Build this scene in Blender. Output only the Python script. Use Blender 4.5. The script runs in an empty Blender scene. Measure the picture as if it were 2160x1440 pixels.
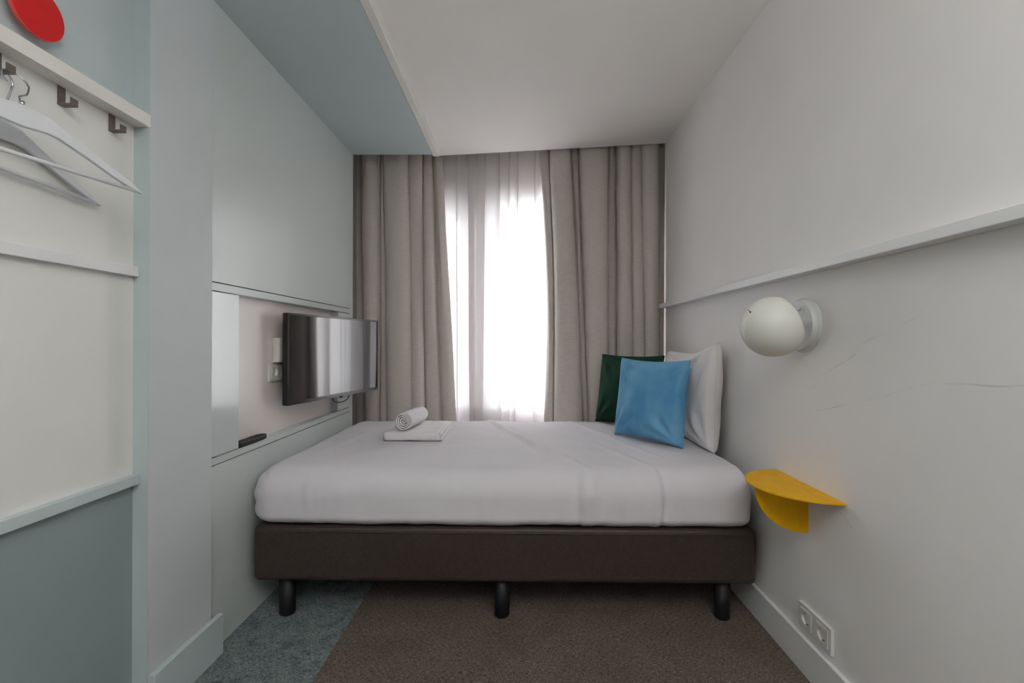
import bpy, bmesh, math, random
from mathutils import Vector, Matrix, noise

random.seed(7)
scene = bpy.context.scene
COL = scene.collection
PI = math.pi

# ------------------------------------------------------------------ camera, world, lights, exposure
CAM_H = 1.105
cd = bpy.data.cameras.new('camera'); cam = bpy.data.objects.new('camera', cd); COL.objects.link(cam)
cd.sensor_width = 36.0; cd.lens = 16.0; cd.clip_start = 0.02
cd.shift_y = 2.0 / 2160; cd.shift_x = -10.0 / 2160
cam.location = (0, 0, CAM_H)
cam.rotation_euler = (math.radians(90), math.radians(-0.2), math.radians(0.60))
scene.camera = cam

world = bpy.data.worlds.new('overcast_sky'); scene.world = world; world.use_nodes = True
bg = world.node_tree.nodes['Background']
bg.inputs['Color'].default_value = (1.0, 0.98, 0.975, 1)
bg.inputs['Strength'].default_value = 17.0

def area_light(name, loc, rot, sx, sy, power, color, shape='RECTANGLE', portal=False):
    l = bpy.data.lights.new(name, 'AREA'); l.shape = shape; l.size = sx; l.size_y = sy
    l.energy = power; l.color = color
    if portal: l.cycles.is_portal = True
    o = bpy.data.objects.new(name, l); COL.objects.link(o); o.location = loc; o.rotation_euler = rot
    return o
# portal: only guides the sky light through the window opening
area_light('window_portal', (0.02, 3.62, 1.35), (math.radians(-90), 0, 0), 1.5, 1.9, 1, (1, 1, 1), portal=True)

vs = scene.view_settings
vs.view_transform = 'Standard'; vs.look = 'None'; vs.gamma = 1.0; vs.exposure = 0.2
vs.use_curve_mapping = False
FILL_POWER = 47.0  # strength of the added fill uplighter

# ------------------------------------------------------------------ materials
def lin(c):
    c = c / 255.0
    return c / 12.92 if c <= 0.04045 else ((c + 0.055) / 1.055) ** 2.4
def rgb(r, g, b): return (lin(r), lin(g), lin(b), 1)

class NT:
    def __init__(s, m): s.t = m.node_tree; s.n = s.t.nodes; s.l = s.t.links
    def new(s, typ, **kw):
        n = s.n.new(typ)
        for k, v in kw.items(): setattr(n, k, v)
        return n
    def link(s, a, b): s.l.new(a, b)
    def math(s, op, a, b=None, clamp=False):
        n = s.new('ShaderNodeMath', operation=op); n.use_clamp = clamp
        for i, v in enumerate((a, b)):
            if v is None: continue
            if isinstance(v, (int, float)): n.inputs[i].default_value = v
            else: s.link(v, n.inputs[i])
        return n.outputs[0]

def material(name, col, rough=0.5, spec=0.5, metallic=0.0, coat=0.0, sheen=0.0):
    m = bpy.data.materials.new(name); m.use_nodes = True
    b = m.node_tree.nodes['Principled BSDF']
    b.inputs['Base Color'].default_value = col
    b.inputs['Roughness'].default_value = rough
    b.inputs['Specular IOR Level'].default_value = spec
    b.inputs['Metallic'].default_value = metallic
    b.inputs['Coat Weight'].default_value = coat
    b.inputs['Coat Roughness'].default_value = 0.05
    b.inputs['Sheen Weight'].default_value = sheen
    return m, NT(m), b

def noisy(name, c1, c2, scale=(1, 1, 1), nscale=20, detail=4, lo=0.35, hi=0.65, bump=0.0, bdist=0.002, coord='Object', **kw):
    m, t, b = material(name, c1, **kw)
    tc = t.new('ShaderNodeTexCoord'); mp = t.new('ShaderNodeMapping'); mp.inputs['Scale'].default_value = scale
    t.link(tc.outputs[coord], mp.inputs['Vector'])
    nz = t.new('ShaderNodeTexNoise'); nz.inputs['Scale'].default_value = nscale; nz.inputs['Detail'].default_value = detail
    t.link(mp.outputs[0], nz.inputs['Vector'])
    mr = t.new('ShaderNodeMapRange'); mr.inputs['From Min'].default_value = lo; mr.inputs['From Max'].default_value = hi
    t.link(nz.outputs['Fac'], mr.inputs['Value'])
    mx = t.new('ShaderNodeMix', data_type='RGBA'); mx.inputs['A'].default_value = c1; mx.inputs['B'].default_value = c2
    t.link(mr.outputs[0], mx.inputs['Factor']); t.link(mx.outputs['Result'], b.inputs['Base Color'])
    if bump:
        bp = t.new('ShaderNodeBump'); bp.inputs['Strength'].default_value = bump; bp.inputs['Distance'].default_value = bdist
        t.link(nz.outputs['Fac'], bp.inputs['Height']); t.link(bp.outputs[0], b.inputs['Normal'])
    m['mp'] = 0
    return m, t, b, nz, mx

M = {}
M['ceiling'] = noisy('ceiling_paint', rgb(244, 240, 236), rgb(242, 238, 234), nscale=3, rough=0.85, spec=0.2)[0]
M['plaster'] = noisy('window_wall_paint', rgb(238, 235, 231), rgb(234, 231, 227), nscale=4, rough=0.8, spec=0.2)[0]
M['trim'] = noisy('white_trim_paint', rgb(236, 236, 236), rgb(232, 232, 232), nscale=6, rough=0.4)[0]
M['cream_trim'] = noisy('cream_trim_paint', rgb(238, 235, 228), rgb(234, 231, 224), nscale=6, rough=0.45)[0]
M['cream'] = noisy('cream_panel', rgb(234, 234, 229), rgb(230, 230, 225), nscale=3, rough=0.5)[0]
M['niche'] = noisy('niche_panel', rgb(234, 225, 220), rgb(231, 222, 217), nscale=3, rough=0.22, coat=0.2)[0]
M['green'] = noisy('pale_green_laminate', rgb(206, 213, 211), rgb(203, 210, 208), nscale=2.5, rough=0.3, coat=0.15)[0]
M['green_gloss'] = noisy('pale_green_gloss', rgb(206, 212, 212), rgb(203, 209, 209), nscale=2.5, rough=0.2, coat=0.35)[0]
M['green_matte'] = noisy('pale_green_matte', rgb(194, 206, 207), rgb(191, 203, 204), nscale=2.5, rough=0.6)[0]
M['green_deep'] = noisy('grey_green_panel', rgb(148, 163, 163), rgb(144, 159, 159), nscale=2.5, rough=0.55)[0]
M['column'] = noisy('column_paint', rgb(206, 211, 213), rgb(202, 207, 209), nscale=3, rough=0.55)[0]

# right wall: warm white paint with a few pencil-thin scuffs
def wall_mat():
    m, t, b, nz, mx = noisy('right_wall_paint', rgb(240, 237, 235), rgb(237, 234, 232), nscale=3, rough=0.7, spec=0.25)
    tc = t.new('ShaderNodeTexCoord'); sp = t.new('ShaderNodeSeparateXYZ'); t.link(tc.outputs['Object'], sp.inputs[0])
    wob = t.new('ShaderNodeTexNoise'); wob.inputs['Scale'].default_value = 6; t.link(tc.outputs['Object'], wob.inputs['Vector'])
    brk = t.new('ShaderNodeTexNoise'); brk.inputs['Scale'].default_value = 14; t.link(tc.outputs['Object'], brk.inputs['Vector'])
    w = t.math('MULTIPLY', t.math('SUBTRACT', wob.outputs['Fac'], 0.5), 0.02)
    z = t.math('ADD', sp.outputs['Z'], w)
    total = None
    for (y0, z0, y1, z1, wd, amt) in ((1.486, .885, 1.071, 1.012, .0016, .5), (1.071, 1.012, .80, 1.03, .0016, .5),
                                      (1.5, .983, 1.317, 1.073, .002, .6), (1.30, 1.10, 1.12, 1.17, .004, .25), (1.38, .60, 1.33, .57, .0016, .5),
                                      (1.52, .955, 1.49, .965, .003, .5)):
        k = (z1 - z0) / (y1 - y0)
        zl = t.math('ADD', t.math('MULTIPLY', t.math('SUBTRACT', sp.outputs['Y'], y0), k), z0)
        d = t.math('ABSOLUTE', t.math('SUBTRACT', z, zl))
        on = t.math('LESS_THAN', d, wd)
        on = t.math('MULTIPLY', on, t.math('LESS_THAN', sp.outputs['Y'], max(y0, y1)))
        on = t.math('MULTIPLY', on, t.math('GREATER_THAN', sp.outputs['Y'], min(y0, y1)))
        on = t.math('MULTIPLY', on, amt)
        total = on if total is None else t.math('MAXIMUM', total, on)
    fac = t.math('MULTIPLY', total, t.math('MULTIPLY', t.math('SUBTRACT', brk.outputs['Fac'], 0.38), 2.0, True))
    m2 = t.new('ShaderNodeMix', data_type='RGBA'); t.link(fac, m2.inputs['Factor'])
    t.link(mx.outputs['Result'], m2.inputs['A']); m2.inputs['B'].default_value = rgb(150, 148, 146)
    t.link(m2.outputs['Result'], b.inputs['Base Color'])
    return m
M['right'] = wall_mat()

# textiles
def weave(name, c1, c2, sx, sz, nscale, rough=0.9, sheen=0.2, bump=0.3, bdist=0.001, scl=None):
    m, t, b, nz, mx = noisy(name, c1, c2, scale=scl or (sx, sx, sz), nscale=nscale, detail=3, lo=0.3, hi=0.7, rough=rough, spec=0.15, sheen=sheen, bump=bump, bdist=bdist)
    return m
M['drape'] = weave('greige_linen', rgb(222, 213, 206), rgb(206, 197, 190), 12, 220, 2.0, bump=0.25)
def carpet(name, stops, nscale, fine=330):
    m, t, b = material(name, stops[0], rough=0.95, spec=0.1, sheen=0.15)
    tc = t.new('ShaderNodeTexCoord')
    n1 = t.new('ShaderNodeTexNoise'); n1.inputs['Scale'].default_value = nscale; n1.inputs['Detail'].default_value = 8; n1.inputs['Roughness'].default_value = 0.7
    t.link(tc.outputs['Object'], n1.inputs['Vector'])
    cr = t.new('ShaderNodeValToRGB'); e = cr.color_ramp.elements
    e[0].position = 0.36; e[0].color = stops[0]; e[1].position = 0.62; e[1].color = stops[2]
    k = cr.color_ramp.elements.new(0.48); k.color = stops[1]
    t.link(n1.outputs['Fac'], cr.inputs[0])
    outs = []
    for sc in ((fine, fine * .22, fine), (fine * .22, fine, fine)):
        mp = t.new('ShaderNodeMapping'); mp.inputs['Scale'].default_value = sc
        t.link(tc.outputs['Object'], mp.inputs['Vector'])
        n2 = t.new('ShaderNodeTexNoise'); n2.inputs['Scale'].default_value = 1; n2.inputs['Detail'].default_value = 2
        t.link(mp.outputs[0], n2.inputs['Vector']); outs.append(n2.outputs['Fac'])
    f = t.math('MULTIPLY', t.math('ADD', outs[0], outs[1]), 0.5)
    mr = t.new('ShaderNodeMapRange'); mr.inputs['From Min'].default_value = 0.36; mr.inputs['From Max'].default_value = 0.64
    mr.inputs['To Min'].default_value = 0.25; mr.inputs['To Max'].default_value = 1.6
    t.link(f, mr.inputs['Value'])
    mx = t.new('ShaderNodeMix', data_type='RGBA', blend_type='MULTIPLY'); mx.inputs['Factor'].default_value = 1
    t.link(cr.outputs[0], mx.inputs['A']); t.link(mr.outputs[0], mx.inputs['B'])
    t.link(mx.outputs['Result'], b.inputs['Base Color'])
    bp = t.new('ShaderNodeBump'); bp.inputs['Strength'].default_value = 0.5; bp.inputs['Distance'].default_value = 0.002
    t.link(f, bp.inputs['Height']); t.link(bp.outputs[0], b.inputs['Normal'])
    return m
M['carpet_brown'] = carpet('brown_woven_carpet', (rgb(100, 87, 77), rgb(106, 93, 82), rgb(112, 99, 88)), 5)
M['carpet_teal'] = carpet('mottled_grey_teal_carpet', (rgb(80, 97, 99), rgb(112, 124, 125), rgb(126, 135, 133)), 16)
M['base'] = noisy('brown_faux_leather', rgb(66, 56, 51), rgb(58, 49, 44), nscale=90, detail=6, rough=0.5, spec=0.4, bump=0.25, bdist=0.0008)[0]
M['black_plastic'] = material('black_plastic', rgb(18, 18, 22), rough=0.55)[0]
M['tv_black'] = material('tv_black_gloss', rgb(14, 14, 16), rough=0.22, spec=0.6)[0]
M['screen'] = material('tv_screen', rgb(7, 7, 9), rough=0.045, spec=0.8, coat=0.6)[0]
M['white_plastic'] = material('white_plastic', rgb(224, 222, 218), rough=0.35)[0]
M['hole'] = material('dark_hole', rgb(25, 23, 22), rough=0.8)[0]
M['brass'] = material('contact_metal', rgb(150, 140, 120), rough=0.35, metallic=1.0)[0]
M['bronze'] = noisy('brushed_bronze', rgb(128, 118, 110), rgb(108, 98, 92), scale=(1, 1, 12), nscale=60, rough=0.45, metallic=0.45)[0]
M['chrome'] = material('chrome', rgb(200, 205, 208), rough=0.12, metallic=1.0)[0]
M['hanger'] = noisy('white_painted_wood', rgb(226, 229, 231), rgb(220, 223, 225), scale=(1, 8, 1), nscale=12, rough=0.35)[0]
M['red'] = noisy('red_lacquer', rgb(222, 22, 24), rgb(214, 20, 22), nscale=30, rough=0.45)[0]
M['red_edge'] = material('pale_red_edge', rgb(226, 90, 84), rough=0.5)[0]
M['lamp_shade'] = noisy('cream_lamp_enamel', rgb(226, 225, 216), rgb(222, 221, 212), nscale=4, rough=0.42)[0]
M['lamp_plate'] = material('white_lamp_plate', rgb(214, 216, 214), rough=0.4)[0]
M['yellow'] = noisy('yellow_powder_coat', rgb(234, 176, 0), rgb(226, 168, 0), scale=(3, 1, 1), nscale=14, rough=0.5, spec=0.25)[0]
M['frame'] = noisy('white_window_frame', rgb(225, 225, 228), rgb(220, 220, 223), nscale=5, rough=0.4)[0]
def sheet(name, c, bumpscale):
    m, t, b, nz, mx = noisy(name, c, tuple(x * 0.97 for x in c[:3]) + (1,), nscale=bumpscale, detail=5, rough=0.85, spec=0.15, sheen=0.15, bump=0.35, bdist=0.006)
    return m
M['linen'] = sheet('white_cotton', rgb(220, 216, 220), 7)
M['pillow'] = sheet('white_pillow_cotton', rgb(230, 226, 226), 14)
def velvet(name, dark, light, sheen_c):
    m, t, b, nz, mx = noisy(name, dark, light, scale=(1.6, 1, 1), nscale=6, detail=5, lo=0.35, hi=0.7, rough=0.7, spec=0.2, sheen=0.6, bump=0.2, bdist=0.004)
    b.inputs['Sheen Roughness'].default_value = 0.35; b.inputs['Sheen Tint'].default_value = sheen_c
    return m
M['blue'] = velvet('blue_velvet', rgb(88, 152, 196), rgb(122, 180, 214), rgb(160, 195, 222))
M['greenv'] = velvet('dark_green_velvet', rgb(4, 46, 30), rgb(10, 62, 44), rgb(30, 80, 58))
M['terry'] = noisy('white_terry', rgb(240, 236, 238), rgb(229, 225, 227), nscale=260, detail=3, rough=0.95, spec=0.1, sheen=0.3, bump=0.8, bdist=0.002)[0]

def sheer_mat():
    m = bpy.data.materials.new('white_voile'); m.use_nodes = True; t = NT(m)
    t.n.remove(t.n['Principled BSDF']); out = t.n['Material Output']
    tr = t.new('ShaderNodeBsdfTransparent'); tr.inputs[0].default_value = (1, 1, 1, 1)
    tl = t.new('ShaderNodeBsdfTranslucent'); tl.inputs[0].default_value = rgb(240, 238, 242)
    df = t.new('ShaderNodeBsdfDiffuse'); df.inputs[0].default_value = rgb(240, 234, 230)
    tc = t.new('ShaderNodeTexCoord'); mp = t.new('ShaderNodeMapping'); mp.inputs['Scale'].default_value = (260, 260, 8)
    nz = t.new('ShaderNodeTexNoise'); nz.inputs['Scale'].default_value = 1
    t.link(tc.outputs['Object'], mp.inputs[0]); t.link(mp.outputs[0], nz.inputs['Vector'])
    a = t.new('ShaderNodeMixShader'); a.inputs[0].default_value = 0.5
    t.link(tl.outputs[0], a.inputs[1]); t.link(df.outputs[0], a.inputs[2])
    mr = t.new('ShaderNodeMapRange'); mr.inputs['To Min'].default_value = 0.93; mr.inputs['To Max'].default_value = 0.97
    t.link(nz.outputs['Fac'], mr.inputs['Value'])
    b = t.new('ShaderNodeMixShader'); t.link(mr.outputs[0], b.inputs[0])
    t.link(tr.outputs[0], b.inputs[1]); t.link(a.outputs[0], b.inputs[2])
    t.link(b.outputs[0], out.inputs[0])
    return m
M['sheer'] = sheer_mat()
def glass_mat():
    m = bpy.data.materials.new('window_glass'); m.use_nodes = True; t = NT(m)
    t.n.remove(t.n['Principled BSDF']); out = t.n['Material Output']
    tr = t.new('ShaderNodeBsdfTransparent'); tr.inputs[0].default_value = (0.95, 0.97, 0.97, 1)
    gl = t.new('ShaderNodeBsdfGlossy'); gl.inputs['Roughness'].default_value = 0.02
    fr = t.new('ShaderNodeFresnel'); fr.inputs[0].default_value = 1.45
    mx = t.new('ShaderNodeMixShader'); t.link(fr.outputs[0], mx.inputs[0])
    t.link(tr.outputs[0], mx.inputs[1]); t.link(gl.outputs[0], mx.inputs[2]); t.link(mx.outputs[0], out.inputs[0])
    return m
M['glass'] = glass_mat()
# ------------------------------------------------------------------ geometry helpers
def box(bm, x0, x1, y0, y1, z0, z1):
    vs_ = [bm.verts.new((x, y, z)) for z in (z0, z1) for y in (y0, y1) for x in (x0, x1)]
    for f in ((0, 2, 3, 1), (4, 5, 7, 6), (0, 1, 5, 4), (2, 6, 7, 3), (0, 4, 6, 2), (1, 3, 7, 5)):
        bm.faces.new([vs_[i] for i in f])
    return vs_
def obj(name, bm, mat, parent=None, smooth=False, bevel=0.0, seg=2, **props):
    bmesh.ops.recalc_face_normals(bm, faces=bm.faces[:])
    me = bpy.data.meshes.new(name); bm.to_mesh(me); bm.free()
    me.materials.append(M[mat] if isinstance(mat, str) else mat)
    if smooth:
        for p in me.polygons: p.use_smooth = True
    o = bpy.data.objects.new(name, me); COL.objects.link(o)
    if parent is not None: o.parent = parent
    if bevel:
        b = o.modifiers.new('bevel', 'BEVEL'); b.width = bevel; b.segments = seg; b.limit_method = 'ANGLE'
    for k, v in props.items(): o[k] = v
    return o
def bobj(name, dims, mat, parent=None, bevel=0.0, **props):
    bm = bmesh.new(); box(bm, *dims); return obj(name, bm, mat, parent, bevel=bevel, **props)
def empty(name, loc=(0, 0, 0), mat=None, **props):
    o = bpy.data.objects.new(name, None); COL.objects.link(o); o.empty_display_size = 0.05
    if mat is not None: o.matrix_world = mat
    else: o.location = loc
    for k, v in props.items(): o[k] = v
    return o
def tube(bm, pts, r, n=10, caps=True):
    pts = [Vector(p) for p in pts]; rings = []
    up = None
    for i, p in enumerate(pts):
        d = (pts[min(i + 1, len(pts) - 1)] - pts[max(i - 1, 0)]).normalized()
        if up is None:
            up = Vector((0, 0, 1)) if abs(d.z) < 0.9 else Vector((1, 0, 0))
        a = (up - d * up.dot(d)).normalized(); up = a; b = d.cross(a)
        rr = r[i] if isinstance(r, (list, tuple)) else r
        rings.append([bm.verts.new(p + (a * math.cos(2 * PI * k / n) + b * math.sin(2 * PI * k / n)) * rr) for k in range(n)])
    for q in range(len(rings) - 1):
        for k in range(n):
            bm.faces.new((rings[q][k], rings[q][(k + 1) % n], rings[q + 1][(k + 1) % n], rings[q + 1][k]))
    if caps:
        bm.faces.new(rings[0]); bm.faces.new(rings[-1])
def lathe(bm, prof, n=48, mat=None):
    """profile of (radius, height) turned about local Z"""
    mat = mat or Matrix(); rings = []
    for r, h in prof:
        if r < 1e-6: rings.append([bm.verts.new(mat @ Vector((0, 0, h)))])
        else: rings.append([bm.verts.new(mat @ Vector((r * math.cos(2 * PI * k / n), r * math.sin(2 * PI * k / n), h))) for k in range(n)])
    for a, b in zip(rings, rings[1:]):
        for k in range(n):
            k2 = (k + 1) % n
            if len(a) == 1 and len(b) == 1: continue
            if len(a) == 1: bm.faces.new((a[0], b[k], b[k2]))
            elif len(b) == 1: bm.faces.new((a[k], a[k2], b[0]))
            else: bm.faces.new((a[k], a[k2], b[k2], b[k]))
def prism(bm, poly, axis_vec, mapf):
    """extrude a 2D polygon; mapf(u, v, w) -> xyz with w in (0, 1)"""
    a = [bm.verts.new(mapf(u, v, 0)) for u, v in poly]; b = [bm.verts.new(mapf(u, v, 1)) for u, v in poly]
    n = len(poly)
    bm.faces.new(a); bm.faces.new(b[::-1])
    for i in range(n): bm.faces.new((a[i], a[(i + 1) % n], b[(i + 1) % n], b[i]))
def catmull(pts, n):
    out = []
    P = [pts[0]] + list(pts) + [pts[-1]]
    P = [Vector(p) for p in P]
    for i in range(1, len(P) - 2):
        for k in range(n):
            t = k / n
            out.append(0.5 * ((2 * P[i]) + (P[i + 1] - P[i - 1]) * t + (2 * P[i - 1] - 5 * P[i] + 4 * P[i + 1] - P[i + 2]) * t * t + (-P[i - 1] + 3 * P[i] - 3 * P[i + 1] + P[i + 2]) * t ** 3))
    out.append(P[-2]); return out
def frame_matrix(origin, xd, zd):
    x = Vector(xd).normalized(); z = Vector(zd); z = (z - x * z.dot(x)).normalized(); y = z.cross(x)
    m = Matrix((x, y, z)).transposed().to_4x4(); m.translation = Vector(origin); return m

S = 'structure'
def put(o, root):
    o.parent = root; o.matrix_parent_inverse = Matrix.Translation(-root.location); return o
# ------------------------------------------------------------------ room shell
XL, XR = -1.30, 0.96          # outer left wall, right wall
XP = -1.094                   # face of the panelling
YB = -2.8                     # back of the room, behind the camera
ZC = 2.43

fl = bobj('floor', (XL, 1.1, YB, 3.6, -0.12, -0.008), 'plaster', kind=S)
bobj('carpet_field', (-0.675, 1.06, YB, 3.6, -0.008, 0.0), 'carpet_brown', fl, label='brown woven carpet')
bobj('carpet_border', (XL, -0.6755, YB, 3.6, -0.008, 0.0), 'carpet_teal', fl, label='mottled grey teal carpet strip')

# ceiling: falls slightly towards the bulkhead, stops short of the curtain recess
bm = bmesh.new()
zl, zr = 2.352, 2.436
pts = [(-0.60, zl), (1.15, zr + 0.010), (1.15, 2.62), (-0.60, 2.62)]
prism(bm, pts, None, lambda u, v, w: (u, YB - 0.2 + w * (3.045 - YB + 0.2), v))
obj('ceiling', bm, 'ceiling', kind=S)
bobj('ceiling_bulkhead', (XL, -0.578, YB - 0.2, 2.925, 2.312, 2.62), 'green_matte', kind=S)
bobj('trim_1', (-0.578, -0.540, YB - 0.2, 2.955, 2.311, 2.40), 'cream_trim', bevel=0.004, kind=S)
bobj('ceiling_recess', (XL - .1, 1.25, 2.70, 3.75, 2.62, 2.75), 'plaster', kind=S)

# right wall and the short return beside the curtain
bobj('wall_right', (XR, 1.15, YB - 0.2, 3.04, -0.1, 2.60), 'right', kind=S)
bobj('wall_return', (1.035, 1.2, 3.04, 3.75, -0.1, 2.70), 'plaster', kind=S)
bobj('wall_behind', (XL - .1, 1.15, YB - 0.2, YB, -0.1, 2.60), 'plaster', kind=S)
bobj('baseboard_right', (0.944, XR, YB, 3.03, 0.0, 0.122), 'trim', bevel=0.003, kind=S)
bobj('trim_2', (0.915, XR, YB, 3.04, 1.336, 1.364), 'trim', bevel=0.0015, kind=S)

# left wall: carcass with boards in front of it
wl = bobj('wall_left', (XL - 0.15, XL, YB - 0.2, 3.75, -0.1, 2.70), 'plaster', kind=S)
bobj('niche_back', (XL, -1.134, 1.57, 2.935, 0.0, 2.312), 'niche', wl)
YA, YE = 1.57, 2.885
bobj('panel', (-1.134, XP, YA, YE, 1.3185, 2.3115), 'green', wl, label='large pale green upper panel')
bobj('panel', (-1.134, XP, YA, YE, 1.2865, 1.3145), 'green', wl, label='slim pale green strip over the niche')
bobj('panel', (-1.134, XP, YA, 1.75, 0.6935, 1.2825), 'green_gloss', wl, label='glossy pale green panel beside the niche')
bobj('panel', (-1.134, XP, 2.702, YE, 0.6935, 1.2825), 'green', wl, label='narrow pale green panel next to the curtain')
bobj('panel', (-1.134, XP, YA, YE, 0.6645, 0.6895), 'green', wl, label='slim pale green strip under the niche')
bobj('panel', (-1.134, XP, YA, YE, 0.0, 0.6605), 'green', wl, label='large pale green lower panel')
bobj('stile', (-1.134, XP, YE, 2.935, 0.0, 2.3115), 'green', wl)
# column between panelling and wardrobe corner
cl = bobj('wall_column', (XL, -1.075, 1.303, YA, 0.0, 2.312), 'column', bevel=0.0015, kind=S)
bobj('front_facing', (XL, -1.0752, 1.3005, 1.303, 0.0, 2.312), 'green_matte', cl)
bobj('baseboard_left', (-1.075, -1.056, 1.303, 1.608, 0.0, 0.14), 'green_matte', bevel=0.002, kind=S)
# wardrobe corner: boards of the wall between the rails
XN = -1.12
bobj('wardrobe_board', (XL, XN, YB, 1.3005, 1.74, 2.312), 'green_matte', wl, label='pale green board above the hook rail')
bobj('wardrobe_board', (XL, XN, YB, 1.3005, 1.305, 1.74), 'cream', wl, label='cream board behind the hangers')
bobj('wardrobe_board', (XL, XN, YB, 1.3005, 0.709, 1.305), 'cream', wl, label='cream board between the lower rails')
bobj('wardrobe_board', (XL, XN, YB, 1.3005, 0.0, 0.709), 'green_deep', wl, label='grey green board at the bottom')
bobj('trim_3', (XN, -1.0735, YB, 1.304, 1.721, 1.757), 'cream_trim', bevel=0.001, kind=S)
bobj('trim_4', (XN, -1.103, YB, 1.2995, 1.290, 1.318), 'trim', bevel=0.001, kind=S)
bobj('trim_5', (XN, -1.099, YB, 1.2995, 0.694, 0.722), 'green_matte', bevel=0.001, kind=S)

# window wall with an opening
YW = 3.36
WX0, WX1, WZ0, WZ1 = -0.72, 0.78, 0.42, 2.25
bm = bmesh.new()
box(bm, XL, WX0, YW, 3.62, -0.1, 2.62); box(bm, WX1, 1.035, YW, 3.62, -0.1, 2.62)
box(bm, WX0, WX1, YW, 3.62, WZ1, 2.62); box(bm, WX0, WX1, YW, 3.62, -0.1, WZ0)
obj('wall_window', bm, 'plaster', kind=S)
win = empty('window_1', (0, 3.46, WZ0), kind=S)
def wpart(name, x0, x1, y0, y1, z0, z1, mat='frame', bevel=0.004):
    o = bobj(name, (x0, x1, y0 - 3.46, y1 - 3.46, z0 - WZ0, z1 - WZ0), mat, win, bevel=bevel); return o
wpart('frame_stile', WX0, -0.585, 3.44, 3.52, WZ0, WZ1)
wpart('frame_stile', 0.70, WX1, 3.44, 3.52, WZ0, WZ1)
wpart('frame_head', -0.585, 0.70, 3.44, 3.52, 2.19, WZ1)
wpart('frame_sill', -0.585, 0.70, 3.42, 3.52, WZ0, 0.50)
wpart('mullion', -0.470, -0.292, 3.43, 3.52, 0.50, 2.19)
wpart('sidelight_head', -0.585, -0.470, 3.45, 3.51, 2.03, 2.19)
wpart('casement_stile', -0.290, -0.155, 3.425, 3.505, 0.50, 2.188)
wpart('casement_stile', 0.60, 0.698, 3.425, 3.505, 0.50, 2.188)
wpart('casement_rail', -0.155, 0.60, 3.425, 3.505, 2.06, 2.188)
wpart('casement_rail', -0.155, 0.60, 3.425, 3.505, 0.50, 0.62)
wpart('pane', -0.585, -0.470, 3.476, 3.482, 0.50, 2.03, 'glass', 0)
wpart('pane', -0.155, 0.60, 3.466, 3.472, 0.62, 2.06, 'glass', 0)

# made-up uplighter, unseen behind the camera, added to fill the room with light
LP = Vector((0.30, -0.62, 0.0))
cl_ = empty('added_fill_lamp', LP, label='added white fill uplighter, unseen behind the viewer', category='lamp')
bm = bmesh.new(); lathe(bm, [(0, 0), (.14, 0), (.14, .015), (.02, .025), (0, .025)], 32, Matrix.Translation(LP)); put(obj('base', bm, 'white_plastic', None, True), cl_)
bm = bmesh.new(); tube(bm, [LP + Vector((0, 0, .02)), LP + Vector((0, 0, 1.62))], .012, 12); put(obj('pole', bm, 'white_plastic', None, True), cl_)
bm = bmesh.new(); lathe(bm, [(0, 1.60), (.06, 1.61), (.14, 1.67), (.17, 1.74), (.165, 1.74), (.135, 1.676), (.058, 1.62), (0, 1.615)], 40, Matrix.Translation(LP)); put(obj('lamp_shade', bm, 'white_plastic', None, True), cl_)
area_light('added_fill_light', LP + Vector((0, 0, 1.70)), (PI, 0, 0), 0.24, 0.24, FILL_POWER, (0.94, 0.975, 1.0), 'DISK')  # emitter of the made-up uplighter, brightens ceiling and walls

# ------------------------------------------------------------------ curtains
def px2x(px, y=3.1): return (px - 1100) / (960 / y)
def smooth01(t): t = max(0, min(1, t)); return t * t * (3 - 2 * t)
def drape_mesh(top, bot, amps, curls, ybase, ztop, zbot, nf=16, nz=36, zt=2.34, zb=0.59, wob=0.006, seed=0, bulge=None):
    bm = bmesh.new(); rows = []
    for j in range(nz + 1):
        z = ztop + (zbot - ztop) * j / nz
        t = (zt - z) / (zt - zb); t = max(-0.15, min(1.25, t))
        row = []
        for i in range(len(amps)):
            x0 = top[i] + (bot[i] - top[i]) * t; x1 = top[i + 1] + (bot[i + 1] - top[i + 1]) * t
            if bulge: 
                x0 += bulge(i, t); x1 += bulge(i + 1, t)
            for k in range(nf + (1 if i == len(amps) - 1 else 0)):
                u = k / nf
                w = x1 - x0
                nzv = noise.noise(Vector((i * 3.1 + seed, z * 0.9, 0.3)))
                a = amps[i] * (1 + 0.35 * nzv)
                x = x0 + w * u - curls[i] * w / (2 * PI) * math.sin(2 * PI * u) + wob * noise.noise(Vector((i + seed, z * 1.3, u * 2)))
                y = ybase - a * (abs(math.sin(PI * u)) ** 0.75) + wob * noise.noise(Vector((u * 3 + i * 2 + seed, z * 1.7, 5)))
                row.append(bm.verts.new((x, y, z)))
        rows.append(row)
    for a, b in zip(rows, rows[1:]):
        for k in range(len(a) - 1): bm.faces.new((a[k], a[k + 1], b[k + 1], b[k]))
    return bm
def solid(o, t):
    m = o.modifiers.new('thick', 'SOLIDIFY'); m.thickness = t; m.offset = 0
def X(l): return [px2x(p) for p in l]
lt = X([734, 757, 797, 806, 856, 884, 905, 927]); lb = X([738, 764, 795, 815, 866, 891, 925, 958])
ld = empty('drape_curtain', (px2x(840), 3.17, 0.02), label='greige drape hanging on the left, behind the television', category='curtain', group='window drapes')
d1 = obj('fabric', drape_mesh(lt, lb, [.03, .115, .07, .125, .10, .06, .035], [0, 1.25, 1.1, 1.45, 1.6, .8, -.2], 3.205, 2.56, 0.02, seed=1), 'drape', None, True); put(d1, ld); solid(d1, .003)
bm = bmesh.new(); tube(bm, [(px2x(797), 3.10, 2.42), (px2x(797), 3.088, 2.33), (px2x(797.5), 3.085, 2.31)], 0.004, 8)
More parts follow.
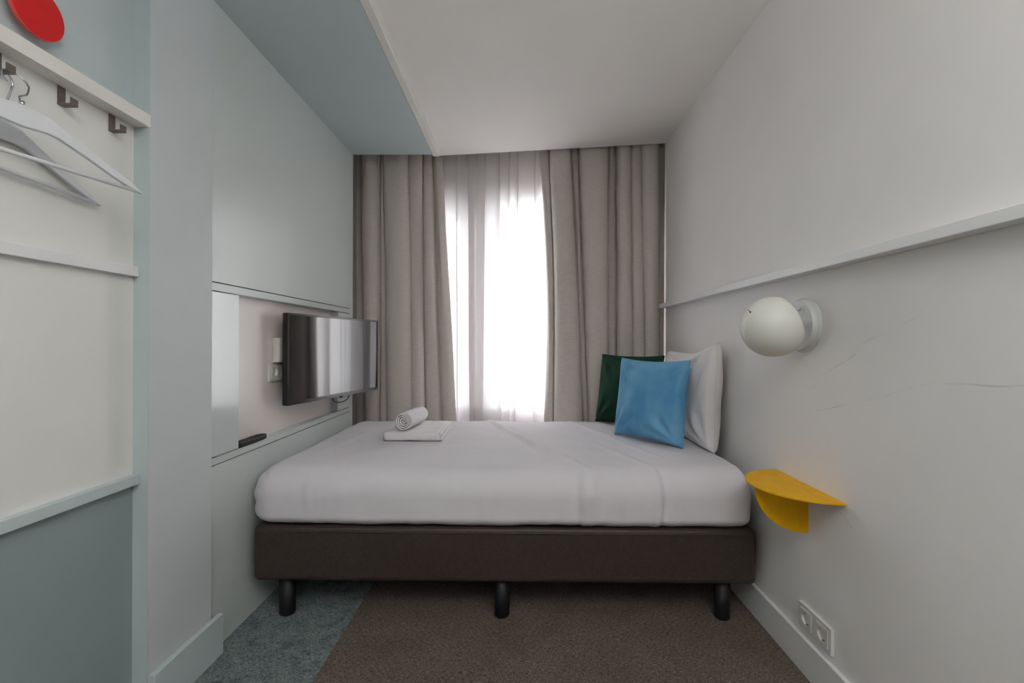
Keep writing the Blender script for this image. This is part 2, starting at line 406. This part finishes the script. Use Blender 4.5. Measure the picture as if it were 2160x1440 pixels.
lathe(bm, [(0, 0), (.007, .003), (.007, .012), (0, .016)], 12, Matrix.Translation((px2x(797.5), 3.085, 2.296)))
put(obj('curtain_wand', bm, 'white_plastic', None, True), ld)
rt = X([1141, 1160, 1205, 1224, 1282, 1304, 1331, 1356, 1388, 1410]); rb = X([1150, 1171, 1232, 1246, 1283, 1308, 1338, 1364, 1392, 1408])
rd = empty('drape_curtain', (px2x(1275), 3.17, 0.02), label='greige drape hanging on the right, behind the cushions', category='curtain', group='window drapes')
def rbul(i, t):
    return 0.028 * math.sin(PI * max(0, min(1, t))) * (1 if i == 0 else .6 if i == 1 else 0)
d2 = obj('fabric', drape_mesh(rt, rb, [.035, .115, .03, .125, .025, .11, .09, .115, .02], [.3, 1.15, .2, 1.2, 0, 1.25, 1.25, 1.45, 0], 3.205, 2.56, 0.02, seed=9, bulge=rbul), 'drape', None, True); put(d2, rd); solid(d2, .003)
# voile
vx = [-0.80]
random.seed(3)
while vx[-1] < 0.45: vx.append(vx[-1] + random.uniform(0.055, 0.115))
nf = len(vx) - 1
vt = [v * 1.0 for v in vx]; vb = [v + 0.02 * math.sin(k * 1.7) for k, v in enumerate(vx)]
sh = empty('voile_curtain', (0, 3.27, 0.5), label='sheer white voile over the window, between the two drapes', category='curtain')
v1 = obj('fabric', drape_mesh(vt, vb, [random.uniform(.03, .07) for _ in range(nf)], [random.uniform(.6, 2.2) for _ in range(nf)], 3.285, 2.56, 0.53, nf=14, nz=20, wob=.004, seed=20), 'sheer', None, True); put(v1, sh)
v2 = obj('hem', drape_mesh(vt, vb, [random.uniform(.02, .03) for _ in range(nf)], [random.uniform(.2, 1.2) for _ in range(nf)], 3.297, 0.64, 0.53, nf=14, nz=3, wob=.004, seed=20), 'sheer', None, True); put(v2, sh)

# ------------------------------------------------------------------ bed
BX0, BX1, BY0, BY1 = -1.060, 0.924, 1.785, 2.99
ZB0, ZB1, ZT = 0.158, 0.376, 0.602
bed = empty('box_bed', (-0.06, 2.39, 0), label='single bed with brown upholstered base and white covered mattress', category='bed')
def bedpart(o): return put(o, bed)
bedpart(bobj('base', (BX0, BX1, BY0, BY1, ZB0, ZB1), 'base', bevel=0.022, label='dark brown upholstered bed base'))
bed.children[0].modifiers['bevel'].segments = 4
for p in bed.children[0].data.polygons: p.use_smooth = False
bm = bmesh.new()
pth = [(BX0 + .02, BY0 + .0005, ZB1 - .020), (BX1 - .02, BY0 + .0005, ZB1 - .020)]
tube(bm, pth, 0.0035, 8); bedpart(obj('piping', bm, 'base', None, True))
for lx in (-0.95, -0.076, 0.812):
    for ly in (1.845, 2.90):
        bm = bmesh.new()
        mt = Matrix.Translation((lx, ly, 0))
        lathe(bm, [(0, 0), (.026, 0), (.031, .006), (.031, ZB0), (0, ZB0)], 24, mt)
        bedpart(obj('leg', bm, 'black_plastic', None, True))
        bed.children[-1].modifiers.new('edge', 'EDGE_SPLIT').split_angle = 0.9

def seg_dist(p, a, b):
    ax, ay = a; bx_, by_ = b; dx, dy = bx_ - ax, by_ - ay
    L = dx * dx + dy * dy; t = ((p[0] - ax) * dx + (p[1] - ay) * dy) / L
    tt = max(0, min(1, t)); return math.hypot(p[0] - ax - tt * dx, p[1] - ay - tt * dy), tt
def rounded_box(x0, x1, y0, y1, z0, z1, r, nx, ny, nz, disp, rb=None):
    rb = rb or r
    bm = bmesh.new(); cache = {}
    cx, cy, cz = (x0 + x1) / 2, (y0 + y1) / 2, (z0 + z1) / 2
    def dist(i, n, a, b):       # samples crowd towards the ends
        u = i / n; u = u + 0.10 * -math.sin(2 * PI * u); return a + (b - a) * u
    def vert(i, j, k):
        key = (i, j, k)
        if key in cache: return cache[key]
        p = Vector((dist(i, nx, x0, x1), dist(j, ny, y0, y1), z0 + (z1 - z0) * k / nz))
        q = Vector((min(max(p.x, x0 + r), x1 - r), min(max(p.y, y0 + r), y1 - r), min(max(p.z, z0 + rb), z1 - r)))
        d = p - q
        n_ = d.normalized() if d.length > 1e-9 else Vector((0, 0, 1))
        pos = q + Vector((n_.x * r, n_.y * r, n_.z * (r if n_.z > 0 else rb)))
        v = bm.verts.new(pos + disp(pos, n_)); cache[key] = v; return v
    for i in range(nx):
        for j in range(ny):
            for k in (0, nz): bm.faces.new((vert(i, j, k), vert(i + 1, j, k), vert(i + 1, j + 1, k), vert(i, j + 1, k)))
    for i in range(nx):
        for k in range(nz):
            for j in (0, ny): bm.faces.new((vert(i, j, k), vert(i + 1, j, k), vert(i + 1, j, k + 1), vert(i, j, k + 1)))
    for j in range(ny):
        for k in range(nz):
            for i in (0, nx): bm.faces.new((vert(i, j, k), vert(i, j + 1, k), vert(i, j + 1, k + 1), vert(i, j, k + 1)))
    return bm
CREASES = [((-.216, 2.95), (-.023, 2.46), .013, .012), ((-.023, 2.46), (.2535, 1.84), .018, .013), ((-.03, 2.50), (.15, 1.95), .013, .012), ((.02, 2.42), (.21, 1.92), -.008, .014),
           ((.295, 2.95), (.60, 2.02), .010, .014), ((.35, 2.3), (.53, 1.86), .008, .016), ((-.8, 2.9), (-.95, 1.9), .003, .03)]
VERT = [(.250, .022, .010), (.278, .014, .008), (.225, -.010, .012), (.405, .012, .014), (.43, .008, .01), (.536, .020, .011), (.56, -.012, .014), (.512, .010, .009), (.60, .006, .012), (.33, -.006, .02), (-.83, .004, .014), (.70, .003, .03), (.1, .002, .03)]
def mdisp(p, n):
    d = Vector((0, 0, 0))
    top = max(0, n.z); front = max(0, -n.y)
    h = 0.0
    if top > 0.2:
        for a, b, amp, w in CREASES:
            ds, tt = seg_dist((p.x, p.y), a, b)
            h += top * amp * math.exp(-(ds / w) ** 2) * math.sin(PI * (0.12 + 0.76 * tt))
    if front > 0.2:
        fz = (p.z - ZB1) / (ZT - ZB1)
        for x, amp, w in VERT:
            xx = x + 0.012 * noise.noise(Vector((x * 9, p.z * 14, 0)))
            h += front * amp * math.exp(-((p.x - xx) / w) ** 2) * (0.35 + 0.65 * smooth01(fz * 1.6))
    h += 0.005 * noise.noise(p * 3.2) + 0.003 * noise.noise(p * 11) + 0.0015 * noise.noise(Vector((p.x * 26, p.y * 9, p.z * 9)))
    d += n * h
    # cover bellies out a little along the front and left
    if n.y < -0.3: d.y -= 0.010 * math.sin(PI * max(0, min(1, (p.x - BX0) / (BX1 - BX0))))
    # flat almost up to the wall at the head end
    if p.x > .70: d.x += ((p.x - .70) / .104 * .165 + .70 if p.x < .804 else .865 + (p.x - .804) / .108 * .056) - p.x
    # puckered left end
    if n.x < -0.3:
        d += n * 0.006 * math.sin(p.z * 120 + 3 * noise.noise(p * 6)) * (-n.x) * (0.5 + 0.5 * noise.noise(p * 9))
    return d
bm = rounded_box(-1.086, 0.912, 1.772, 2.995, 0.370, ZT, 0.108, 190, 110, 30, mdisp, rb=0.05)
bedpart(obj('mattress', bm, 'linen', None, True, label='white cotton covered mattress'))
# ------------------------------------------------------------------ cushions
def cushion(W, H, T, pinch, wr, seed, n=56, sag=0.0, ears=None, texp=.36):
    """cushion lying in local XZ, thickness along Y, foot at z = 0"""
    bm = bmesh.new(); sheets = []
    for side in (-1, 1):
        g = []
        for j in range(n + 1):
            row = []
            v = -1 + 2 * j / n; v = math.copysign(abs(v) ** 0.85, v)
            for i in range(n + 1):
                u = -1 + 2 * i / n; u = math.copysign(abs(u) ** 0.85, u)
                x = u * W / 2 * (1 - pinch * (1 - v * v)); z = v * H / 2 * (1 - pinch * (1 - u * u))
                e = max(0, (1 - u ** 2)) * max(0, (1 - v ** 2))
                th = T / 2 * e ** texp
                # tension folds running in from the corners
                f = 0
                for cu, cv in ((-1, -1), (1, -1), (-1, 1), (1, 1)):
                    ru, rv = u - cu, v - cv; r = math.hypot(ru, rv)
                    ang = math.atan2(abs(rv), abs(ru))
                    f += math.sin(ang * 11 + seed + cu * 2 + cv) * math.exp(-((r - .55) / .38) ** 2) * min(1, r * 3)
                f += 0.8 * noise.noise(Vector((u * 2.2 + seed, v * 2.2, side * 3)))
                th += wr * f * min(1, e * 3)
                if j in (0, n) or i in (0, n): th = 0
                dz = 0
                if ears:
                    for (cu, cv, ax, az) in ears:
                        wgt = max(0, 1 - math.hypot(u - cu, v - cv) / 1.1) ** 2
                        x += ax * wgt; dz += az * wgt
                zz = z + dz + H / 2
                y = side * th
                if sag: y += sag * (1 - (zz / H)) ** 2
                if (j in (0, n) or i in (0, n)) and side == 1: row.append(sheets[0][j][i])
                else: row.append(bm.verts.new((x, y, zz)))
            g.append(row)
        sheets.append(g)
        for j in range(n):
            for i in range(n): bm.faces.new((g[j][i], g[j][i + 1], g[j + 1][i + 1], g[j + 1][i]))
    edge = [sheets[0][0][i].co.copy() for i in range(n)] + [sheets[0][j][n].co.copy() for j in range(n)] + \
           [sheets[0][n][i].co.copy() for i in range(n, 0, -1)] + [sheets[0][j][0].co.copy() for j in range(n, -1, -1)]
    return bm, edge
def place_cushion(name, mat, bl, br, lean, W, H, T, pinch, wr, seed, label, cat, piping=True, ears=None, zoff=0.0, group=None, texp=.36):
    bl = Vector((bl[0], bl[1], 0)); br = Vector((br[0], br[1], 0))
    xd = (br - bl).normalized(); back = Vector((-xd.y, xd.x, 0))       # away from the viewer
    zd = Vector((0, 0, 1)) * math.cos(lean) + back * math.sin(lean)
    mid = (bl + br) / 2
    m = frame_matrix((mid.x, mid.y, ZT + 0.005 + zoff), xd, zd)
    root = empty(name, mat=m, label=label, category=cat)
    if group: root['group'] = group
    bm, edge = cushion(W, H, T, pinch, wr, seed, ears=ears, texp=texp)
    obj('cover', bm, mat, root, True)
    if piping:
        b2 = bmesh.new(); tube(b2, edge, 0.0028, 6); obj('piping', b2, mat, root, True)
    return root
place_cushion('velvet_cushion', 'blue', (.510, 2.49), (.765, 2.155), math.radians(8), .42, .418, .15, .075, .011, 1.0,
              'sky blue velvet cushion standing in front of the white pillow', 'cushion')
place_cushion('velvet_cushion', 'greenv', (.475, 2.90), (.775, 2.60), math.radians(10), .43, .43, .14, .06, .006, 4.0,
              'dark green velvet cushion standing behind the blue cushion', 'cushion')
place_cushion('bed_pillow', 'pillow', (.874, 2.745), (.878, 2.07), math.radians(2), .66, .455, .135, .05, .011, 2.2,
              'plump white bed pillow leaning on the right wall', 'pillow', zoff=-.004, texp=.26, ears=[(1, 1, .0, .05), (-1, 1, 0, .0)])

# ------------------------------------------------------------------ towels
ft = empty('folded_towel', (-0.54, 2.47, ZT), label='flat folded white towel lying on the bed', category='towel')
def tdisp(p, n): return n * (0.0025 * noise.noise(p * 14) + .002 * noise.noise(p * 40))
bm = rounded_box(-.70, -.412, 2.29, 2.655, ZT + .001, ZT + .047, .019, 36, 30, 10, tdisp)
put(obj('body', bm, 'terry', None, True), ft)
for z0, z1 in ((.003, .016), (.018, .030), (.032, .044)):
    bm = rounded_box(-.46, -.403, 2.296, 2.652, ZT + z0, ZT + z1, .006, 10, 24, 4, tdisp)
    put(obj('fold', bm, 'terry', None, True), ft)
rtw = empty('rolled_towel', (-0.59, 2.43, ZT + .05), label='small rolled white towel lying on the folded towel', category='towel')
def roll_mesh(a, b, R):
    a = Vector(a); b = Vector(b); ax = (b - a).normalized(); L = (b - a).length
    side = ax.cross(Vector((0, 0, 1))).normalized(); up = side.cross(ax)
    bm = bmesh.new(); turns = 4.2; N = 150; th = R / (turns + .6) * .60; rows = []
    secs = 14
    for i in range(N + 1):
        ang = 2 * PI * turns * i / N; r = R * (0.10 + 0.90 * i / N)
        r *= 1 + .035 * math.sin(3 * ang + 1) ;
        row_o = []; row_i = []
        for s in range(secs + 1):
            t = s / secs; endr = min(t, 1 - t) * L
            off = .010 * (1 - i / N) * (1 if s == 0 else 0) + 0.004 * noise.noise(Vector((ang, s, 0))) * (s in (0, secs))
            soft = 1 - .05 * math.exp(-endr / .008)
            c = a + ax * (t * L + off)
            dirv = side * math.cos(ang) + up * math.sin(ang)
            row_o.append(bm.verts.new(c + dirv * (r * soft))); row_i.append(bm.verts.new(c + dirv * (max(r - th, .001) * (soft + .04 * (1 - soft)))))
        rows.append((row_o, row_i))
    for (o0, i0), (o1, i1) in zip(rows, rows[1:]):
        for s in range(secs):
            bm.faces.new((o0[s], o1[s], o1[s + 1], o0[s + 1])); bm.faces.new((i0[s], i0[s + 1], i1[s + 1], i1[s]))
        bm.faces.new((o0[0], i0[0], i1[0], o1[0])); bm.faces.new((o0[-1], o1[-1], i1[-1], i0[-1]))
    for o0, i0 in (rows[0], rows[-1]):
        for s in range(secs): bm.faces.new((o0[s], o0[s + 1], i0[s + 1], i0[s]))
    return bm
put(obj('roll', roll_mesh((-.604, 2.315, ZT + .0975), (-.572, 2.565, ZT + .0975), .0505), 'terry', None, True), rtw)

# ------------------------------------------------------------------ television
TVL, TVR = Vector((-1.064, 2.06, 0)), Vector((-.885, 2.80, 0))
tdir = (TVR - TVL).normalized(); tw = (TVR - TVL).length; th_ = 0.425
tvm = frame_matrix(((TVL.x + TVR.x) / 2, (TVL.y + TVR.y) / 2, 0.812), tdir, (0, 0, 1))   # local +Y is behind
tv = empty('television', mat=tvm, label='black flat television on an arm in the wall niche', category='television')
hw = tw / 2
bm = bmesh.new(); box(bm, -hw, hw, 0.006, 0.030, 0, th_); obj('housing', bm, 'tv_black', tv, bevel=.004)
bm = bmesh.new(); box(bm, -hw * .62, hw * .62, 0.030, 0.062, .06, th_ * .72); obj('rear_cover', bm, 'black_plastic', tv, bevel=.012)
bz = obj('bezel', (lambda b: (box(b, -hw, hw, 0, .006, 0, .017), box(b, -hw, hw, 0, .006, th_ - .010, th_), box(b, -hw, -hw + .010, 0, .006, .017, th_ - .010), box(b, hw - .010, hw, 0, .006, .017, th_ - .010), b)[-1])(bmesh.new()), 'tv_black', tv)
bobj('screen', (-hw + .010, hw - .010, .0025, .006, .017, th_ - .010), 'screen', tv)
bobj('sensor_window', (0.02, .075, -.002, .018, -.010, .003), 'tv_black', tv, bevel=.002)
bm = bmesh.new()
cp = catmull([(-.03, .02, 0.0), (-.02, .02, -.022), (.03, .02, -.036), (.09, .022, -.030), (.13, .03, -.010), (.145, .035, .02)], 8)
tube(bm, cp, .0028, 8); obj('cable', bm, 'black_plastic', tv, True)
# wall arm, in room coordinates
mid = (TVL + TVR) / 2
bm = bmesh.new(); box(bm, -1.134, -1.122, 2.44, 2.54, .93, 1.11); put_ = obj('wall_bracket', bm, 'black_plastic', None, bevel=.002)
put_.parent = tv; put_.matrix_parent_inverse = tvm.inverted()
bm = bmesh.new(); tube(bm, [(-1.122, 2.49, 1.02), (-1.02, 2.42, 1.02)], .016, 12)
arm = obj('arm', bm, 'black_plastic', None, True); arm.parent = tv; arm.matrix_parent_inverse = tvm.inverted()

# ------------------------------------------------------------------ sockets
def plate_with_hole(bm, cx, cy, half, R, z0, z1, depth, n=32):
    """square plate in local XY with a round well"""
    def sq(a, s):
        c, s_ = math.cos(a), math.sin(a); k = s / max(abs(c), abs(s_)); return (cx + c * k, cy + s_ * k)
    ang = [2 * PI * k / n + PI / n for k in range(n)]
    # make sure the corners are hit
    ang = sorted(set([round(PI / 4 + PI / 2 * q, 6) for q in range(4)] + [round(2 * PI * k / n, 6) for k in range(n) if k % (n // 4) != n // 8]))
    o0 = [bm.verts.new((*sq(a, half), z0)) for a in ang]; o1 = [bm.verts.new((*sq(a, half), z1)) for a in ang]
    i1 = [bm.verts.new((cx + R * math.cos(a), cy + R * math.sin(a), z1)) for a in ang]
    i0 = [bm.verts.new((cx + R * .96 * math.cos(a), cy + R * .96 * math.sin(a), z1 - depth)) for a in ang]
    m = len(ang)
    for k in range(m):
        q = (k + 1) % m
        bm.faces.new((o0[k], o0[q], o1[q], o1[k])); bm.faces.new((o1[k], o1[q], i1[q], i1[k])); bm.faces.new((i1[k], i1[q], i0[q], i0[k]))
    bm.faces.new(i0); bm.faces.new(o0[::-1])
def socket_pair(mat, label, n=2, pitch=.081):
    root = empty('wall_socket', mat=mat, label=label, category='socket')
    L = pitch * n
    bm = bmesh.new()
    e = .0125; hi = .0405
    # frame: outer bars and the bars between the inserts
    box(bm, -L / 2, L / 2, hi - e, hi, 0, .010); box(bm, -L / 2, L / 2, -hi, -hi + e, 0, .010)
    xs = [-L / 2, -L / 2 + e]
    bars = [(-L / 2, -L / 2 + e), (L / 2 - e, L / 2)] + [(-L / 2 + pitch * k - e, -L / 2 + pitch * k + e) for k in range(1, n)]
    for a, b in bars: box(bm, a, b, -hi + e, hi - e, 0, .010)
    obj('frame', bm, 'white_plastic', root)
    for k in range(n):
        cx = -L / 2 + pitch * (k + .5)
        bm = bmesh.new(); plate_with_hole(bm, cx, 0, .0278, .0205, 0.004, .0125, .0115)
        ins = obj('insert', bm, 'white_plastic', root)
        for s in (-1, 1):
            bm = bmesh.new(); lathe(bm, [(0, .0008), (.0032, .0008), (.0032, 0), (0, 0)], 12, Matrix.Translation((cx + s * .0095, 0, .0012))); obj('pin_hole', bm, 'hole', ins)
            bobj('earth_clip', (cx - .004, cx + .004, s * .0195 - .0025, s * .0195 + .0025, .0012, .009), 'brass', ins)
    return root
# right wall: plane faces -X.  local X runs along +Y, local Y is up
mr = Matrix(((0, 0, -1), (-1, 0, 0), (0, 1, 0))).to_4x4(); mr.translation = (XR, 1.484, .188)
socket_pair(mr, 'white double socket low on the right wall above the baseboard')
ml = Matrix(((0, 0, 1), (1, 0, 0), (0, 1, 0))).to_4x4(); ml.translation = (-1.134, 2.103, .966)
socket_pair(ml, 'white double socket in the niche, partly behind the television')
plug = empty('power_plug', (-1.120, 2.145, .966), label='round black plug in the niche socket beside the television', category='plug')
bm = bmesh.new(); lathe(bm, [(0, 0), (.0185, 0), (.019, .012), (.017, .024), (.010, .030), (0, .030)], 24, Matrix.Translation((-1.1325, 2.1435, .966)) @ Matrix.Rotation(PI / 2, 4, 'Y')); put(obj('plug_body', bm, 'black_plastic', None, True), plug)
bm = bmesh.new(); tube(bm, catmull([(-1.106, 2.145, .966), (-1.098, 2.16, .964), (-1.098, 2.22, .955), (-1.09, 2.32, .95)], 6), .0035, 8); put(obj('cord', bm, 'black_plastic', None, True), plug)
jb = empty('junction_box', (-1.134, 2.13, 1.06), label='square white box on the niche wall above the socket', category='box')
put(bobj('housing', (-1.134, -1.106, 2.06, 2.185, 1.010, 1.122), 'white_plastic', bevel=.003), jb)
put(bobj('lid', (-1.106, -1.102, 2.061, 2.184, 1.011, 1.121), 'white_plastic', bevel=.0015), jb)

# ------------------------------------------------------------------ remote control
rc = empty('remote_control', (-1.112, 1.85, .6895), label='black remote control lying in the wall niche', category='remote')
bm = bmesh.new()
prof = [(-1.131, 1.758), (-1.090, 1.758), (-1.088, 1.85), (-1.090, 1.925), (-1.097, 1.952), (-1.124, 1.952), (-1.131, 1.925)]
prism(bm, prof, None, lambda u, v, w: (u, v, .6897 + .020 * w)); put(obj('shell', bm, 'black_plastic', None, bevel=.004), rc)
for r in range(9):
    for c in range(3):
        x = -1.121 + c * .0105; y = 1.775 + r * .018
        bm = bmesh.new(); lathe(bm, [(0, .002), (.003, .0018), (.0038, 0)], 8, Matrix.Translation((x, y, .7097)))
        put(obj('button', bm, 'bronze' if r in (3,) else 'tv_black', None, True), rc)

# ------------------------------------------------------------------ wall lamp
lamp = empty('wall_lamp', (XR, 1.50, 1.16), label='cream ball shaped lamp on the right wall above the shelf', category='lamp')
RY = Matrix.Rotation(-PI / 2, 4, 'Y')           # local Z -> -X
pm = Matrix.Translation((XR, 1.554, 1.166)) @ RY
bm = bmesh.new(); lathe(bm, [(0, 0), (.092, 0), (.093, .008), (.088, .012), (.087, .020), (.083, .026), (.060, .029), (0, .029)], 64, pm); put(obj('wall_plate', bm, 'lamp_plate', None, True), lamp)
bpy.context.view_layer.update()
lamp.children[0].modifiers.new('edge', 'EDGE_SPLIT').split_angle = 0.6
bm = bmesh.new(); tube(bm, [(.935, 1.53, 1.162), (.86, 1.505, 1.158)], .010, 14); put(obj('stem', bm, 'lamp_plate', None, True), lamp)
bm = bmesh.new(); tube(bm, [(.934, 1.535, 1.220), (.914, 1.530, 1.218)], .006, 12); put(obj('screw', bm, 'lamp_plate', None, True), lamp)
# shade: hollow ball cut by a plane that looks at the wall and a little upwards
tilt = math.radians(20)
axis = Vector((-math.cos(tilt), 0, -math.sin(tilt)))     # from opening to crown
q = Vector((0, 0, 1)).rotation_difference(axis).to_matrix().to_4x4()
sm = Matrix.Translation((.822, 1.497, 1.159)) @ q
R = .0985; prof = []
a0 = math.radians(118)
for k in range(31): a = a0 * k / 30; prof.append((R * math.sin(a), R * math.cos(a)))
for k in range(30, -1, -1): a = a0 * k / 30; prof.append(((R - .0025) * math.sin(a), (R - .0025) * math.cos(a)))
bm = bmesh.new(); lathe(bm, prof, 64, sm); shade = put(obj('shade', bm, 'lamp_shade', None, True), lamp)
bm = bmesh.new(); lathe(bm, [(0, .03), (.022, .02), (.030, 0), (.022, -.022), (.013, -.035), (.013, -.05), (0, -.05)], 24, sm); put(obj('bulb', bm, 'white_plastic', None, True), lamp)
# adjusting slot with its pin on the visible side
dv = Vector((-.856, -.224, .47)).normalized(); ctr = Vector((.822, 1.497, 1.159))
dv2 = Vector((-.818, .0, .57)).normalized()
bm = bmesh.new(); tube(bm, [ctr + dv * (R - .001), ctr + dv * (R + .0012)], .0028, 10)
p_ = put(obj('pin', bm, 'hole', None, True), lamp)
bm = bmesh.new(); tube(bm, [ctr + dv.lerp(dv2, k / 6).normalized() * (R - .0001) for k in range(7)], .0009, 6); put(obj('slot', bm, 'hole', None, True), lamp)

# ------------------------------------------------------------------ yellow shelf
ys = empty('bedside_shelf', (XR, 1.538, .63), label='yellow half round metal shelf on the right wall beside the bed', category='shelf')
bm = bmesh.new(); r = .187
poly = [(XR, 1.538 - r)] + [(XR - r * math.sin(PI * k / 40), 1.538 - r * math.cos(PI * k / 40)) for k in range(1, 40)] + [(XR, 1.538 + r)]
prism(bm, poly, None, lambda u, v, w: (u, v, .628 + .004 * w)); put(obj('top', bm, 'yellow'), ys)
bm = bmesh.new(); rx, rz = .178, .156
poly = [(XR, .628), (XR - rx, .628)] + [(XR - rx * math.cos(PI / 2 * k / 24), .628 - rz * math.sin(PI / 2 * k / 24)) for k in range(1, 25)]
prism(bm, poly, None, lambda u, v, w: (u, 1.530 + .004 * w, v)); put(obj('bracket', bm, 'yellow'), ys)

# ------------------------------------------------------------------ coat hooks, disc, hangers
def hook(y, label):
    root = empty('coat_hook', (XN, y, 1.721), label=label, category='hook', group='hooks under the rail')
    put(bobj('plate', (XN, XN + .003, y, y + .018, 1.678, 1.721), 'bronze', bevel=.0006), root)
    put(bobj('arm', (XN, XN + .034, y, y + .018, 1.675, 1.678), 'bronze'), root)
    put(bobj('lip', (XN + .031, XN + .034, y, y + .018, 1.678, 1.692), 'bronze', bevel=.0006), root)
    return root
hook(.947, 'bronze coat hook carrying the two white hangers')
hook(1.084, 'empty bronze coat hook, middle one under the rail')
hook(1.220, 'empty bronze coat hook nearest the column')

dk = empty('wall_disc', (XN, 1.013, 1.846), label='round red disc mounted on the wall above the hook rail', category='disc')
dm = Matrix.Translation((XN, 1.013, 1.846)) @ Matrix.Rotation(PI / 2, 4, 'Y')
bm = bmesh.new(); lathe(bm, [(0, 0), (.016, 0), (.016, .022), (0, .022)], 24, dm); put(obj('spacer', bm, 'trim', None, True), dk)
bm = bmesh.new(); lathe(bm, [(0, .022), (.0575, .022), (.0585, .024), (.0585, .030), (.0575, .0312), (0, .0312)], 64, dm); o = put(obj('rim', bm, 'red_edge', None), dk)
bm = bmesh.new(); lathe(bm, [(0, .0312), (.0568, .0312), (.0562, .0320), (0, .0320)], 64, dm); put(obj('face', bm, 'red', None), dk)

def hanger(center, yaw, roll, label, drop=0.0, reach=0.0):
    """hanger plane is local XZ; center = point where the wire enters the wood"""
    m = Matrix.Translation(center) @ Matrix.Rotation(yaw, 4, 'Z') @ Matrix.Rotation(roll, 4, 'Y')
    root = empty('clothes_hanger', mat=m, label=label, category='hanger', group='white wooden hangers')
    half = [(0, .0), (.022, -.002), (.045, -.008), (.065, -.020), (.090, -.036), (.130, -.058), (.170, -.080), (.205, -.100), (.222, -.112), (.226, -.118),
            (.218, -.118), (.200, -.113), (.160, -.096), (.120, -.076), (.085, -.060), (.058, -.048), (.040, -.045), (0, -.045)]
    half = [(u * 1.08, v * .92 if u > .03 else v) for u, v in half]
    poly = half + [(-u, v) for u, v in half[::-1] if u > 1e-6]
    bm = bmesh.new(); t = .011
    prism(bm, poly, None, lambda u, v, w: (u, -t / 2 + t * w, v)); obj('shoulders', bm, 'hanger', root, bevel=.0025)
    bm = bmesh.new(); tube(bm, [(-.232, 0, -.105), (.232, 0, -.105)], .0048, 12); obj('trouser_bar', bm, 'hanger', root, True)
    top = .083 - drop
    pts = [(0, 0, -.01), (0, 0, .014), (.004, 0, .022), (.019, 0, .034)] + \
          [(.010 + .021 * math.cos(a), 0, top - .021 + .021 * math.sin(a)) for a in [math.radians(d) for d in range(-20, 215, 18)]]
    pts = [(a, reach * max(0, c) / top, c) for a, b, c in pts]
    bm = bmesh.new(); tube(bm, catmull(pts, 4), .0019, 8); obj('wire_hook', bm, 'chrome', root, True)
    bm = bmesh.new(); tube(bm, [(0, 0, -.001), (0, 0, .008)], .0042, 10); obj('ferrule', bm, 'chrome', root, True)
    return root
hanger((-1.045, .940, 1.597), math.radians(90 - 12.5), 0, 'white wooden hanger in front, tip reaching past the rear hanger', reach=.050)
hanger((-1.106, .940, 1.578), math.radians(90 - 1.0), math.radians(3.0), 'white wooden hanger behind, close to the cream wall', drop=-.020)
